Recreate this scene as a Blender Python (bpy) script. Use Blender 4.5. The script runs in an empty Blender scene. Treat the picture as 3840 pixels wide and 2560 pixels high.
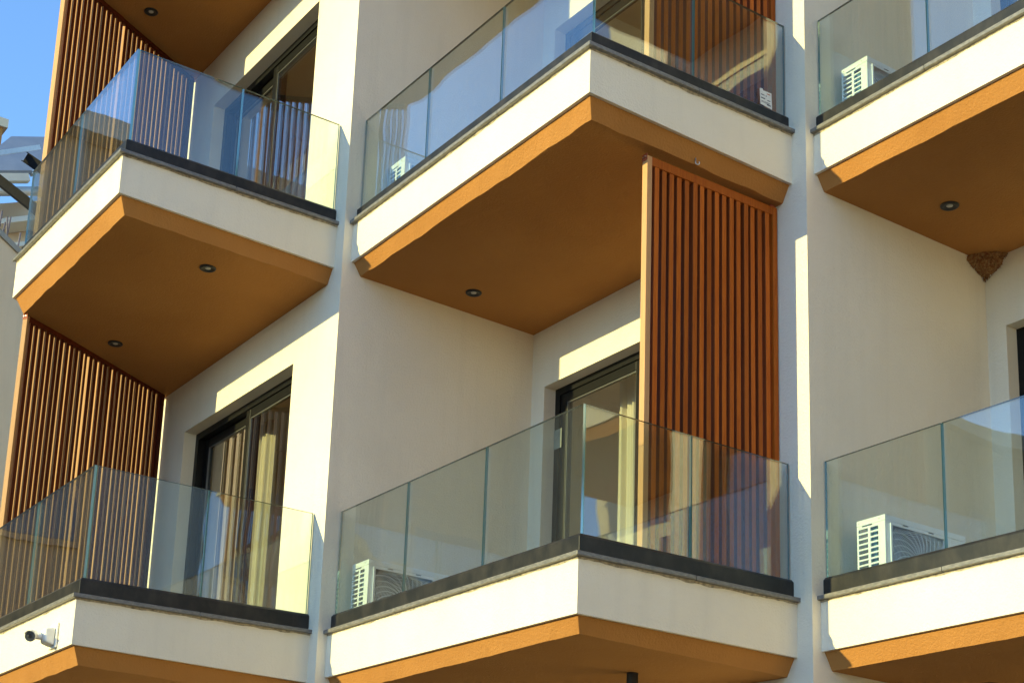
import bpy, bmesh, math, random
from mathutils import Vector, Matrix, noise
random.seed(7)
S = bpy.context.scene
COL = S.collection

# ------------------------------------------------------------------ camera, sky, sun, exposure
cam_d = bpy.data.cameras.new('camera')
cam = bpy.data.objects.new('camera', cam_d); COL.objects.link(cam)
cam.location = (9.0418, -4.8001, -5.2235)
cam.rotation_euler = (1.8216, -0.0392, 0.9721)
cam_d.sensor_width = 36.0
cam_d.lens = 5928.42 / 3840 * 36
cam_d.shift_x = 0.0352
cam_d.shift_y = 0.2367
cam_d.clip_start = 0.1; cam_d.clip_end = 2000
S.camera = cam

SUN_DIR = Vector((0.1386, 1.0, -0.211)).normalized()      # direction the light travels
sun_el = math.asin(-SUN_DIR.z)
sun_az = math.atan2(-SUN_DIR.x, -SUN_DIR.y)               # clockwise from +Y
W = bpy.data.worlds.new('World'); S.world = W; W.use_nodes = True
nt = W.node_tree; nt.nodes.clear()
sky = nt.nodes.new('ShaderNodeTexSky'); sky.sky_type = 'NISHITA'; sky.sun_disc = False
sky.sun_elevation = sun_el; sky.sun_rotation = sun_az
sky.altitude = 100; sky.air_density = 1.0; sky.dust_density = 0.0; sky.ozone_density = 4.0
bg = nt.nodes.new('ShaderNodeBackground'); bg.inputs['Strength'].default_value = 0.15
out = nt.nodes.new('ShaderNodeOutputWorld')
nt.links.new(sky.outputs[0], bg.inputs[0]); nt.links.new(bg.outputs[0], out.inputs[0])
sd = bpy.data.lights.new('sun', 'SUN'); sd.energy = 2.0; sd.angle = math.radians(0.5); sd.color = (1.0, 0.89, 0.37)
sun = bpy.data.objects.new('sun', sd); COL.objects.link(sun)
sun.rotation_euler = SUN_DIR.to_track_quat('-Z', 'Y').to_euler()
S.view_settings.view_transform = 'Standard'; S.view_settings.look = 'None'
S.view_settings.exposure = 1.73; S.view_settings.gamma = 1.0
S.view_settings.use_curve_mapping = False
S.render.engine = 'CYCLES'
S.cycles.max_bounces = 12; S.cycles.diffuse_bounces = 5; S.cycles.glossy_bounces = 6
S.cycles.transparent_max_bounces = 32; S.cycles.transmission_bounces = 6
S.cycles.caustics_reflective = False; S.cycles.caustics_refractive = False

# ------------------------------------------------------------------ materials
def nodes(name):
    m = bpy.data.materials.new(name); m.use_nodes = True
    t = m.node_tree; t.nodes.clear()
    o = t.nodes.new('ShaderNodeOutputMaterial')
    return m, t, o
def N(t, kind, **kw):
    n = t.nodes.new(kind)
    for k, v in kw.items():
        if k in n.inputs: n.inputs[k].default_value = v
        else: setattr(n, k, v)
    return n
def coords(t, scale=(1, 1, 1), src='Object'):
    tc = N(t, 'ShaderNodeTexCoord'); mp = N(t, 'ShaderNodeMapping')
    mp.inputs['Scale'].default_value = scale
    t.links.new(tc.outputs[src], mp.inputs[0]); return mp.outputs[0]
def c4(c): return (c[0], c[1], c[2], 1)
def mixc(t, fac, a, b, blend='MIX'):
    n = N(t, 'ShaderNodeMix', data_type='RGBA', blend_type=blend)
    for sock, v in ((n.inputs[0], fac), (n.inputs[6], a), (n.inputs[7], b)):
        if hasattr(v, 'type') and hasattr(v, 'links'): t.links.new(v, sock)
        elif isinstance(v, (int, float)): sock.default_value = v
        else: sock.default_value = c4(v)
    return n.outputs[2]
def ramp(t, src, p0, p1):
    r = N(t, 'ShaderNodeMapRange'); r.inputs[1].default_value = p0; r.inputs[2].default_value = p1
    t.links.new(src, r.inputs[0]); return r.outputs[0]

def plaster(name, col, col2, grain=0.35, streak=0.0):
    m, t, o = nodes(name)
    p = N(t, 'ShaderNodeBsdfPrincipled', Roughness=0.92)
    p.inputs['Specular IOR Level'].default_value = 0.2
    v = coords(t)
    big = N(t, 'ShaderNodeTexNoise', Scale=1.3, Detail=4.0); t.links.new(v, big.inputs[0])
    c = mixc(t, ramp(t, big.outputs[0], 0.3, 0.7), col, col2)
    fine = N(t, 'ShaderNodeTexNoise', Scale=70.0, Detail=3.0, Roughness=0.65); t.links.new(v, fine.inputs[0])
    c = mixc(t, ramp(t, fine.outputs[0], 0.68, 0.78), c, [x * 0.8 for x in col])
    sv = coords(t, (9, 9, 0.7))
    st = N(t, 'ShaderNodeTexNoise', Scale=1.0, Detail=3.0); t.links.new(sv, st.inputs[0])
    f = N(t, 'ShaderNodeMath', operation='MULTIPLY'); f.inputs[1].default_value = streak
    t.links.new(ramp(t, st.outputs[0], 0.52, 0.75), f.inputs[0])
    c = mixc(t, f.outputs[0], c, [x * 0.72 for x in col])
    t.links.new(c, p.inputs[0])
    b = N(t, 'ShaderNodeBump', Strength=grain, Distance=0.006); t.links.new(fine.outputs[0], b.inputs['Height'])
    mid = N(t, 'ShaderNodeTexNoise', Scale=6.0, Detail=2.0); t.links.new(v, mid.inputs[0])
    b2 = N(t, 'ShaderNodeBump', Strength=0.25, Distance=0.02); t.links.new(mid.outputs[0], b2.inputs['Height'])
    t.links.new(b.outputs[0], b2.inputs['Normal'])
    t.links.new(b2.outputs[0], p.inputs['Normal'])
    t.links.new(p.outputs[0], o.inputs[0]); return m

def simple(name, col, rough=0.5, metal=0.0, spec=0.5, dirt=None, dscale=25, damt=0.5, bump=0.0, stretch=(1, 1, 1)):
    m, t, o = nodes(name)
    p = N(t, 'ShaderNodeBsdfPrincipled', Roughness=rough, Metallic=metal)
    p.inputs['Specular IOR Level'].default_value = spec
    v = coords(t, stretch)
    n = N(t, 'ShaderNodeTexNoise', Scale=float(dscale), Detail=5.0, Roughness=0.6); t.links.new(v, n.inputs[0])
    f = N(t, 'ShaderNodeMath', operation='MULTIPLY'); f.inputs[1].default_value = damt
    t.links.new(ramp(t, n.outputs[0], 0.4, 0.72), f.inputs[0])
    c = mixc(t, f.outputs[0], col, dirt if dirt else [x * 0.75 for x in col])
    t.links.new(c, p.inputs[0])
    if bump:
        b = N(t, 'ShaderNodeBump', Strength=bump, Distance=0.004); t.links.new(n.outputs[0], b.inputs['Height'])
        t.links.new(b.outputs[0], p.inputs['Normal'])
    t.links.new(p.outputs[0], o.inputs[0]); return m

def wood(name, ca, cb):
    m, t, o = nodes(name)
    p = N(t, 'ShaderNodeBsdfPrincipled', Roughness=0.55)
    p.inputs['Specular IOR Level'].default_value = 0.18
    oi = N(t, 'ShaderNodeObjectInfo')
    tc = N(t, 'ShaderNodeTexCoord')
    add = N(t, 'ShaderNodeVectorMath', operation='ADD'); t.links.new(tc.outputs['Object'], add.inputs[0])
    comb = N(t, 'ShaderNodeCombineXYZ'); ml = N(t, 'ShaderNodeMath', operation='MULTIPLY'); ml.inputs[1].default_value = 37.0
    t.links.new(oi.outputs['Random'], ml.inputs[0]); t.links.new(ml.outputs[0], comb.inputs[2]); t.links.new(ml.outputs[0], comb.inputs[0])
    t.links.new(comb.outputs[0], add.inputs[1])
    mp = N(t, 'ShaderNodeMapping'); mp.inputs['Scale'].default_value = (34, 34, 1.6); t.links.new(add.outputs[0], mp.inputs[0])
    n = N(t, 'ShaderNodeTexNoise', Scale=2.2, Detail=6.0, Distortion=1.2); t.links.new(mp.outputs[0], n.inputs[0])
    c = mixc(t, ramp(t, n.outputs[0], 0.32, 0.68), ca, cb)
    vr = N(t, 'ShaderNodeMapRange'); vr.inputs[3].default_value = 0.75; vr.inputs[4].default_value = 1.18
    t.links.new(oi.outputs['Random'], vr.inputs[0])
    hs = N(t, 'ShaderNodeHueSaturation'); t.links.new(vr.outputs[0], hs.inputs['Value']); t.links.new(c, hs.inputs['Color'])
    t.links.new(hs.outputs[0], p.inputs[0])
    b = N(t, 'ShaderNodeBump', Strength=0.25, Distance=0.002); t.links.new(n.outputs[0], b.inputs['Height'])
    t.links.new(b.outputs[0], p.inputs['Normal'])
    t.links.new(p.outputs[0], o.inputs[0]); return m

def glass(name, tint, dust=0.03, wave=0.02, boost=1.0):
    m, t, o = nodes(name)
    geo = N(t, 'ShaderNodeNewGeometry')
    ior = N(t, 'ShaderNodeMapRange'); ior.inputs[3].default_value = 1.52; ior.inputs[4].default_value = 1 / 1.52
    t.links.new(geo.outputs['Backfacing'], ior.inputs[0])
    fr = N(t, 'ShaderNodeFresnel'); t.links.new(ior.outputs[0], fr.inputs[0])
    bo = N(t, 'ShaderNodeMath', operation='MULTIPLY'); bo.inputs[1].default_value = boost; bo.use_clamp = True
    t.links.new(fr.outputs[0], bo.inputs[0])
    v = coords(t)
    n = N(t, 'ShaderNodeTexNoise', Scale=1.6, Detail=1.0); t.links.new(v, n.inputs[0])
    b = N(t, 'ShaderNodeBump', Strength=wave, Distance=0.1); t.links.new(n.outputs[0], b.inputs['Height'])
    tr = N(t, 'ShaderNodeBsdfTransparent', Color=c4(tint))
    gl = N(t, 'ShaderNodeBsdfGlossy', Roughness=0.0, Color=(0.97, 0.98, 1, 1)); t.links.new(b.outputs[0], gl.inputs['Normal'])
    mx = N(t, 'ShaderNodeMixShader'); t.links.new(bo.outputs[0], mx.inputs[0]); t.links.new(tr.outputs[0], mx.inputs[1]); t.links.new(gl.outputs[0], mx.inputs[2])
    # film of dust, rain streaks and small specks
    sv = coords(t, (30, 30, 1.5))
    dn = N(t, 'ShaderNodeTexNoise', Scale=1.0, Detail=4.0); t.links.new(sv, dn.inputs[0])
    dm = N(t, 'ShaderNodeMath', operation='MULTIPLY'); dm.inputs[1].default_value = dust
    t.links.new(ramp(t, dn.outputs[0], 0.25, 0.8), dm.inputs[0])
    sp = N(t, 'ShaderNodeTexVoronoi', Scale=26.0); t.links.new(v, sp.inputs[0])
    spm = N(t, 'ShaderNodeMath', operation='LESS_THAN'); spm.inputs[1].default_value = 0.045; t.links.new(sp.outputs[0], spm.inputs[0])
    spr = N(t, 'ShaderNodeSeparateColor'); t.links.new(sp.outputs[1], spr.inputs[0])
    gt = N(t, 'ShaderNodeMath', operation='GREATER_THAN'); gt.inputs[1].default_value = 0.80; t.links.new(spr.outputs[0], gt.inputs[0])
    an = N(t, 'ShaderNodeMath', operation='MULTIPLY'); t.links.new(spm.outputs[0], an.inputs[0]); t.links.new(gt.outputs[0], an.inputs[1])
    an2 = N(t, 'ShaderNodeMath', operation='MULTIPLY'); an2.inputs[1].default_value = 0.25; t.links.new(an.outputs[0], an2.inputs[0])
    ad = N(t, 'ShaderNodeMath', operation='ADD'); t.links.new(dm.outputs[0], ad.inputs[0]); t.links.new(an2.outputs[0], ad.inputs[1])
    df = N(t, 'ShaderNodeBsdfDiffuse', Color=(0.62, 0.66, 0.62, 1))
    tl = N(t, 'ShaderNodeBsdfTranslucent', Color=(0.62, 0.66, 0.62, 1))
    dd = N(t, 'ShaderNodeMixShader'); dd.inputs[0].default_value = 0.5; t.links.new(df.outputs[0], dd.inputs[1]); t.links.new(tl.outputs[0], dd.inputs[2])
    m2 = N(t, 'ShaderNodeMixShader'); t.links.new(ad.outputs[0], m2.inputs[0]); t.links.new(mx.outputs[0], m2.inputs[1]); t.links.new(dd.outputs[0], m2.inputs[2])
    t.links.new(m2.outputs[0], o.inputs[0]); return m

def glass_edge(name):
    m, t, o = nodes(name)
    d = N(t, 'ShaderNodeBsdfDiffuse', Color=(0.07, 0.22, 0.24, 1))
    tl = N(t, 'ShaderNodeBsdfTranslucent', Color=(0.12, 0.36, 0.38, 1))
    g = N(t, 'ShaderNodeBsdfGlossy', Roughness=0.12, Color=(0.8, 0.95, 0.95, 1))
    a = N(t, 'ShaderNodeMixShader'); a.inputs[0].default_value = 0.4; t.links.new(d.outputs[0], a.inputs[1]); t.links.new(tl.outputs[0], a.inputs[2])
    b = N(t, 'ShaderNodeMixShader'); b.inputs[0].default_value = 0.3; t.links.new(a.outputs[0], b.inputs[1]); t.links.new(g.outputs[0], b.inputs[2])
    t.links.new(b.outputs[0], o.inputs[0]); return m

M = dict(
    cream=plaster('cream_plaster', (0.845, 0.76, 0.615), (0.785, 0.70, 0.56), 0.75, 0.17),
    ochre=plaster('ochre_plaster', (0.47, 0.212, 0.060), (0.405, 0.175, 0.047), 0.8, 0.06),
    cream_far=plaster('cream_street_plaster', (0.76, 0.61, 0.50), (0.72, 0.58, 0.47), 0.2, 0.2),
    beige=plaster('beige_plaster', (0.80, 0.61, 0.41), (0.75, 0.56, 0.37), 0.5, 0.2),
    brown=plaster('brown_plaster', (0.25, 0.175, 0.115), (0.22, 0.155, 0.10), 0.3, 0.2),
    concrete=simple('concrete', (0.36, 0.33, 0.28), 0.9, dirt=(0.22, 0.2, 0.17), bump=0.4),
    mortar=simple('mortar', (0.50, 0.42, 0.31), 0.95, dirt=(0.12, 0.10, 0.075), dscale=30, damt=0.9, bump=0.8),
    coping=simple('dark_marble', (0.13, 0.125, 0.12), 0.4, dirt=(0.34, 0.31, 0.27), dscale=30, damt=0.55, bump=0.2, stretch=(1, 1, 3)),
    channel=simple('dark_sheet_metal', (0.009, 0.010, 0.012), 0.45, spec=0.3, dirt=(0.055, 0.047, 0.040), dscale=5, damt=0.5, stretch=(2, 2, 1.2)),
    frame=simple('black_aluminium', (0.006, 0.006, 0.006), 0.4, spec=0.22, dirt=(0.012, 0.011, 0.010), dscale=20),
    gasket=simple('grey_gasket', (0.16, 0.16, 0.155), 0.4, metal=0.4),
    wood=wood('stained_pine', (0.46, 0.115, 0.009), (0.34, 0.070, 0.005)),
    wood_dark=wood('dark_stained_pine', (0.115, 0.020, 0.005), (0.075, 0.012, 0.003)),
    wood_lit=wood('sunlit_face_pine', (0.52, 0.28, 0.115), (0.45, 0.23, 0.09)),  # sunlight painted into the sunward slat faces of the left screens
    wood_gap_shade=wood('gap_shade_pine', (0.22, 0.055, 0.013), (0.16, 0.035, 0.009)),  # shade between the centre slats, painted into their narrow sides
    wood_sunlit_post=wood('sunlit_post_pine', (0.58, 0.32, 0.15), (0.52, 0.27, 0.12)),  # front posts coloured paler to carry their sunlit look
    plate=simple('red_oxide_plate', (0.34, 0.07, 0.03), 0.7, dirt=(0.2, 0.04, 0.02)),
    steel=simple('bright_steel', (0.62, 0.6, 0.57), 0.35, metal=0.9),
    beam=simple('dark_steel_beam', (0.010, 0.0095, 0.011), 0.75, spec=0.08, dirt=(0.02, 0.017, 0.016)),
    rebar=simple('rebar_steel', (0.13, 0.12, 0.16), 0.7, dirt=(0.2, 0.12, 0.08), dscale=60),
    zinc=simple('galvanised_metal', (0.55, 0.53, 0.48), 0.45, metal=0.5),
    collector=simple('collector_glass', (0.20, 0.225, 0.28), 0.25, spec=0.8, dirt=(0.30, 0.32, 0.36), dscale=3),
    ac_white=simple('white_enamel', (0.88, 0.90, 0.92), 0.32, spec=0.6, dirt=(0.76, 0.76, 0.74), dscale=5, damt=0.35),
    ac_dark=simple('dark_plastic', (0.05, 0.055, 0.06), 0.5),
    coil=simple('blue_coil_fins', (0.10, 0.30, 0.45), 0.35, metal=0.3, dirt=(0.2, 0.42, 0.55), dscale=160, stretch=(1, 1, 4)),
    blue=simple('blue_print', (0.03, 0.32, 0.52), 0.5),
    black=simple('black_plastic', (0.012, 0.012, 0.013), 0.45),
    lens=simple('frosted_lens', (0.55, 0.53, 0.48), 0.3),
    white=simple('white_plastic', (0.80, 0.79, 0.76), 0.45),
    paper=simple('paper', (0.78, 0.76, 0.70), 0.8),
    ink=simple('ink', (0.10, 0.10, 0.12), 0.8),
    red_ink=simple('red_ink', (0.5, 0.16, 0.06), 0.8),
    tape=simple('paper_tape', (0.30, 0.31, 0.26), 0.6),
    curtain=simple('cream_curtain', (0.76, 0.69, 0.52), 0.9, dscale=60, damt=0.2),
    room=simple('room_paint', (0.74, 0.64, 0.50), 0.9, dscale=2, damt=0.2),
    floor=simple('floor_tile', (0.35, 0.3, 0.25), 0.6),
    mud=simple('nest_mud', (0.25, 0.095, 0.03), 0.95, dirt=(0.52, 0.33, 0.14), dscale=60, damt=0.9, bump=1.0),
    pave=simple('paving', (0.085, 0.08, 0.075), 0.9, dirt=(0.065, 0.06, 0.056), dscale=2),
    shutter=simple('dark_window', (0.04, 0.045, 0.05), 0.15),
    rail=glass('balustrade_glass', (0.92, 0.965, 0.945), 0.024, 0.03, 1.7),
    pane=glass('window_glass', (0.93, 0.94, 0.92), 0.006, 0.006, 2.0),
    edge=glass_edge('glass_cut_edge'),
    edge_top=simple('glass_top_edge', (0.16, 0.19, 0.17), 0.2, spec=0.8, dscale=40),
)

# ------------------------------------------------------------------ mesh helpers
class MB:
    def __init__(s): s.v = []; s.f = []; s.m = []
    def face(s, pts, mi=0):
        i = len(s.v); s.v += [tuple(p) for p in pts]; s.f.append(tuple(range(i, i + len(pts)))); s.m.append(mi)
    def hexa(s, p, mi=0, cap=None):                       # p: 4 bottom, 4 top (ccw from above)
        i = len(s.v); s.v += [tuple(q) for q in p]
        for k, q in enumerate(((0, 3, 2, 1), (4, 5, 6, 7), (0, 1, 5, 4), (1, 2, 6, 5), (2, 3, 7, 6), (3, 0, 4, 7))):
            s.f.append(tuple(i + j for j in q)); s.m.append(mi if cap is None else cap[k])
    def box(s, x0, x1, y0, y1, z0, z1, mi=0, cap=None):
        s.hexa([(x0, y0, z0), (x1, y0, z0), (x1, y1, z0), (x0, y1, z0), (x0, y0, z1), (x1, y0, z1), (x1, y1, z1), (x0, y1, z1)], mi, cap)
    def bar(s, a, b, w, h, up=(0, 0, 1), mi=0):           # rectangular bar from a to b
        a, b = Vector(a), Vector(b); d = (b - a).normalized(); up = Vector(up)
        x = d.cross(up).normalized() * w / 2; y = x.cross(d).normalized() * h / 2
        s.hexa([a - x - y, a + x - y, b + x - y, b - x - y, a - x + y, a + x + y, b + x + y, b - x + y], mi)
    def tube(s, pts, r, n=10, mi=0, caps=True):
        pts = [Vector(p) for p in pts]; i0 = len(s.v); ref = Vector((0.31, 0.17, 0.93))
        for k, p in enumerate(pts):
            d = (pts[min(k + 1, len(pts) - 1)] - pts[max(k - 1, 0)]).normalized()
            a = d.cross(ref).normalized(); b = d.cross(a); rr = r[k] if isinstance(r, (list, tuple)) else r
            for j in range(n):
                t = 2 * math.pi * j / n; s.v.append(tuple(p + (a * math.cos(t) + b * math.sin(t)) * rr))
        for k in range(len(pts) - 1):
            for j in range(n):
                s.f.append((i0 + k * n + j, i0 + k * n + (j + 1) % n, i0 + (k + 1) * n + (j + 1) % n, i0 + (k + 1) * n + j)); s.m.append(mi)
        if caps:
            s.f.append(tuple(i0 + j for j in range(n))[::-1]); s.m.append(mi)
            e = i0 + (len(pts) - 1) * n; s.f.append(tuple(e + j for j in range(n))); s.m.append(mi)
    def build(s, name, mats, parent=None, smooth=False, recalc=True, bevel=0):
        me = bpy.data.meshes.new(name); me.from_pydata(s.v, [], s.f)
        for m in (mats if isinstance(mats, (list, tuple)) else [mats]): me.materials.append(m)
        me.polygons.foreach_set('material_index', s.m)
        if recalc:
            bm = bmesh.new(); bm.from_mesh(me); bmesh.ops.remove_doubles(bm, verts=bm.verts, dist=1e-5)
            bmesh.ops.recalc_face_normals(bm, faces=bm.faces); bm.to_mesh(me); bm.free()
        if smooth: me.polygons.foreach_set('use_smooth', [True] * len(me.polygons))
        me.update()
        o = bpy.data.objects.new(name, me); COL.objects.link(o)
        if parent: o.parent = parent
        if bevel:
            b = o.modifiers.new('bevel', 'BEVEL'); b.width = bevel; b.segments = 2; b.limit_method = 'ANGLE'
        return o
def tag(o, label=None, cat=None, group=None, kind=None):
    for k, v in (('label', label), ('category', cat), ('group', group), ('kind', kind)):
        if v: o[k] = v
    return o
def thing(name, loc, label, cat, group=None, rz=0.0):
    o = bpy.data.objects.new(name, None); COL.objects.link(o); o.location = loc; o.rotation_euler = (0, 0, rz)
    o.empty_display_size = 0.2
    return tag(o, label, cat, group)
def copy_tree(o, parent=None):
    c = o.copy(); COL.objects.link(c)
    if parent: c.parent = parent
    for ch in [x for x in bpy.data.objects if x.parent == o]: copy_tree(ch, c)
    return c

# ------------------------------------------------------------------ the plan of the building (metres)
A, B = 2.8209, 1.6687          # step of the facade: A along each sunlit wall, B along each shaded wall
HF, HB, IB = 0.2977, 0.1013, 0.082
ZS = -HF - HB
FL = 3.0
TF, E1 = 0.070, 0.1204
TF2, E2, SL = 0.0569, 0.1125, -2.240
YF = TF2 - B
XB = -3.05                     # rear left corner of the left balconies
GROUND = -6.8

# plan outlines: chain of exposed edges (interior on the left), then rear corners
def outline(col):
    if col == 'L':
        return [(XB - 0.16, 0.03), (SL, YF), (-E2, YF), (-E2, 0.03)], []
    k = {'C': 0, 'R': 1, 'Q': 2}[col]
    ox, oy = A * k, B * k
    return [(ox - 0.03, oy + TF), (ox + A - E1, oy + TF), (ox + A - E1, oy + B + 0.03)], [(ox - 0.03, oy + B + 0.03)]
# slight out-of-level of the cast slabs: (top, underside of fascia, soffit) at left end, corner, right end
DZ = {('L', 0): ((.022, .026, .006), (-.012, .013, .014), (-.011, -.034, -.032)),
      ('C', 0): ((-.028, -.012, .004), (-.005, .016, .012), (.022, -.017, -.016)),
      ('R', 0): ((-.008, .022, .029), (0, .01, .01), (.01, 0, 0)),
      ('L', -1): ((.01, .012, .01), (-.012, .001, -.004), (.017, -.010, -.02)),
      ('C', -1): ((.006, .018, .02), (-.012, -.016, .002), (.010, -.014, -.016)),
      ('R', -1): ((.012, .014, .014), (0, .01, .01), (.01, 0, 0))}
def warp(col, lv, p):
    x, y, z = p
    d = DZ.get((col, lv))
    if not d: return (x, y, z + FL * lv)
    ch, _ = outline(col)
    L, Cn, R = (ch[1], ch[2], ch[3]) if col == 'L' else (ch[0], ch[1], ch[2])
    wl = min(max((Cn[0] - x) / (Cn[0] - L[0]), 0), 1.1); wr = min(max((y - Cn[1]) / (R[1] - Cn[1]), 0), 1.1)
    v = [d[1][i] + wl * (d[0][i] - d[1][i]) + wr * (d[2][i] - d[1][i]) for i in range(3)]
    if z >= 0: dz = v[0]
    elif z >= -HF: f = -z / HF; dz = v[0] * (1 - f) + v[1] * f
    else: f = min((-z - HF) / HB, 1); dz = v[1] * (1 - f) + v[2] * f
    return (x, y, z + dz + FL * lv)
def offset(chain, d):
    n = len(chain); segs = []
    for i in range(n - 1):
        a, b = Vector(chain[i]), Vector(chain[i + 1]); t = (b - a).normalized(); nn = Vector((-t.y, t.x)); segs.append((a + nn * d, t))
    res = [segs[0][0]]
    for i in range(1, n - 1):
        (p, r), (q, s) = segs[i - 1], segs[i]
        k = (q - p).cross(s) / r.cross(s) if hasattr(Vector, 'cross') and False else ((q - p).x * s.y - (q - p).y * s.x) / (r.x * s.y - r.y * s.x)
        res.append(p + r * k)
    a, b = Vector(chain[-2]), Vector(chain[-1]); t = (b - a).normalized(); res.append(b + Vector((-t.y, t.x)) * d)
    return [(v.x, v.y) for v in res]
def lerp(a, b, t): return tuple(a[i] + (b[i] - a[i]) * t for i in range(len(a)))
def clip_end(chain, d0, d1):
    """shorten a chain at its two ends"""
    c = [Vector(p) for p in chain]
    c[0] = c[0] + (c[1] - c[0]).normalized() * d0; c[-1] = c[-1] + (c[-2] - c[-1]).normalized() * d1
    return [tuple(p) for p in c]

# ------------------------------------------------------------------ ground and far setting
g = MB(); g.box(-900, 900, -900, 900, GROUND - 0.5, GROUND)
tag(g.build('ground', M['pave']), kind='structure')

# ------------------------------------------------------------------ apartment building
bld = thing('apartment_building', (0, 0, 0), 'cream and ochre apartment block with stepped walls and overhanging corner balconies', 'building')
ZT, ZB = 6.2, GROUND - 0.1
WIN = {'Q': (2 * A + 0.150, 2 * A + 2.05), 'L': (-2.55, -0.648), 'C': (0.158, 2.06), 'R': (A + 0.150, A + 2.47)}
OP_T = -0.885                  # head of the door openings below the slab datum above
def window_wall(col, x0, x1, y0):
    w = MB(); th = 0.27
    o0, o1 = WIN[col]
    w.box(x0, o0, y0, y0 + th, ZB, ZT); w.box(o1, x1, y0, y0 + th, ZB, ZT)
    zs = [ZB] + sum([[FL * k - FL + 0.02, FL * k + OP_T] for k in (-1, 0, 1, 2)], []) + [ZT]
    for i in range(0, len(zs), 2):
        if zs[i + 1] > zs[i] + 0.01: w.box(o0, o1, y0, y0 + th, zs[i], zs[i + 1])
    return w
def fuse_wall(w, name):
    return w.build(name, M['cream'], bld)
# shaded wall + sunlit wall of each step; reveals show the thickness
fuse_wall(window_wall('L', XB, -0.27, 0.0), 'sunlit_wall')
fuse_wall(window_wall('C', 0.0, A - 0.27, B), 'sunlit_wall')
fuse_wall(window_wall('R', A, 2 * A - 0.27, 2 * B), 'sunlit_wall')
fuse_wall(window_wall('Q', 2 * A, 3 * A, 3 * B), 'sunlit_wall')
for k in range(3):
    w = MB(); w.box(A * k - 0.27, A * k, B * k, B * (k + 1) + 0.27, ZB, ZT); w.build('shaded_wall', M['cream'], bld)
w = MB(); w.box(XB - 0.20, XB, -0.0, 0.27, ZB, ZT); w.build('end_wall', M['cream'], bld)
w = MB(); w.box(XB - 0.2, 3 * A, 9.0, 9.3, ZB, ZT); w.build('rear_wall', M['cream'], bld)
w = MB(); w.box(XB - 0.2, XB - 0.001, 0.272, 9.0, ZB, ZT); w.build('end_wall', M['cream'], bld)
w = MB(); w.box(3 * A, 3 * A + 0.25, 3 * B, 9.0, ZB, ZT); w.build('end_wall', M['cream'], bld)
w = MB()
for k, (xa, xb) in enumerate(((XB - 0.2, 0.0), (0.0, A), (A, 2 * A), (2 * A, 3 * A + 0.25))): w.box(xa, xb, B * k - 0.05, 9.3, ZT + 0.002, ZT + 0.3)
w.build('roof', M['concrete'], bld)

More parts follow.
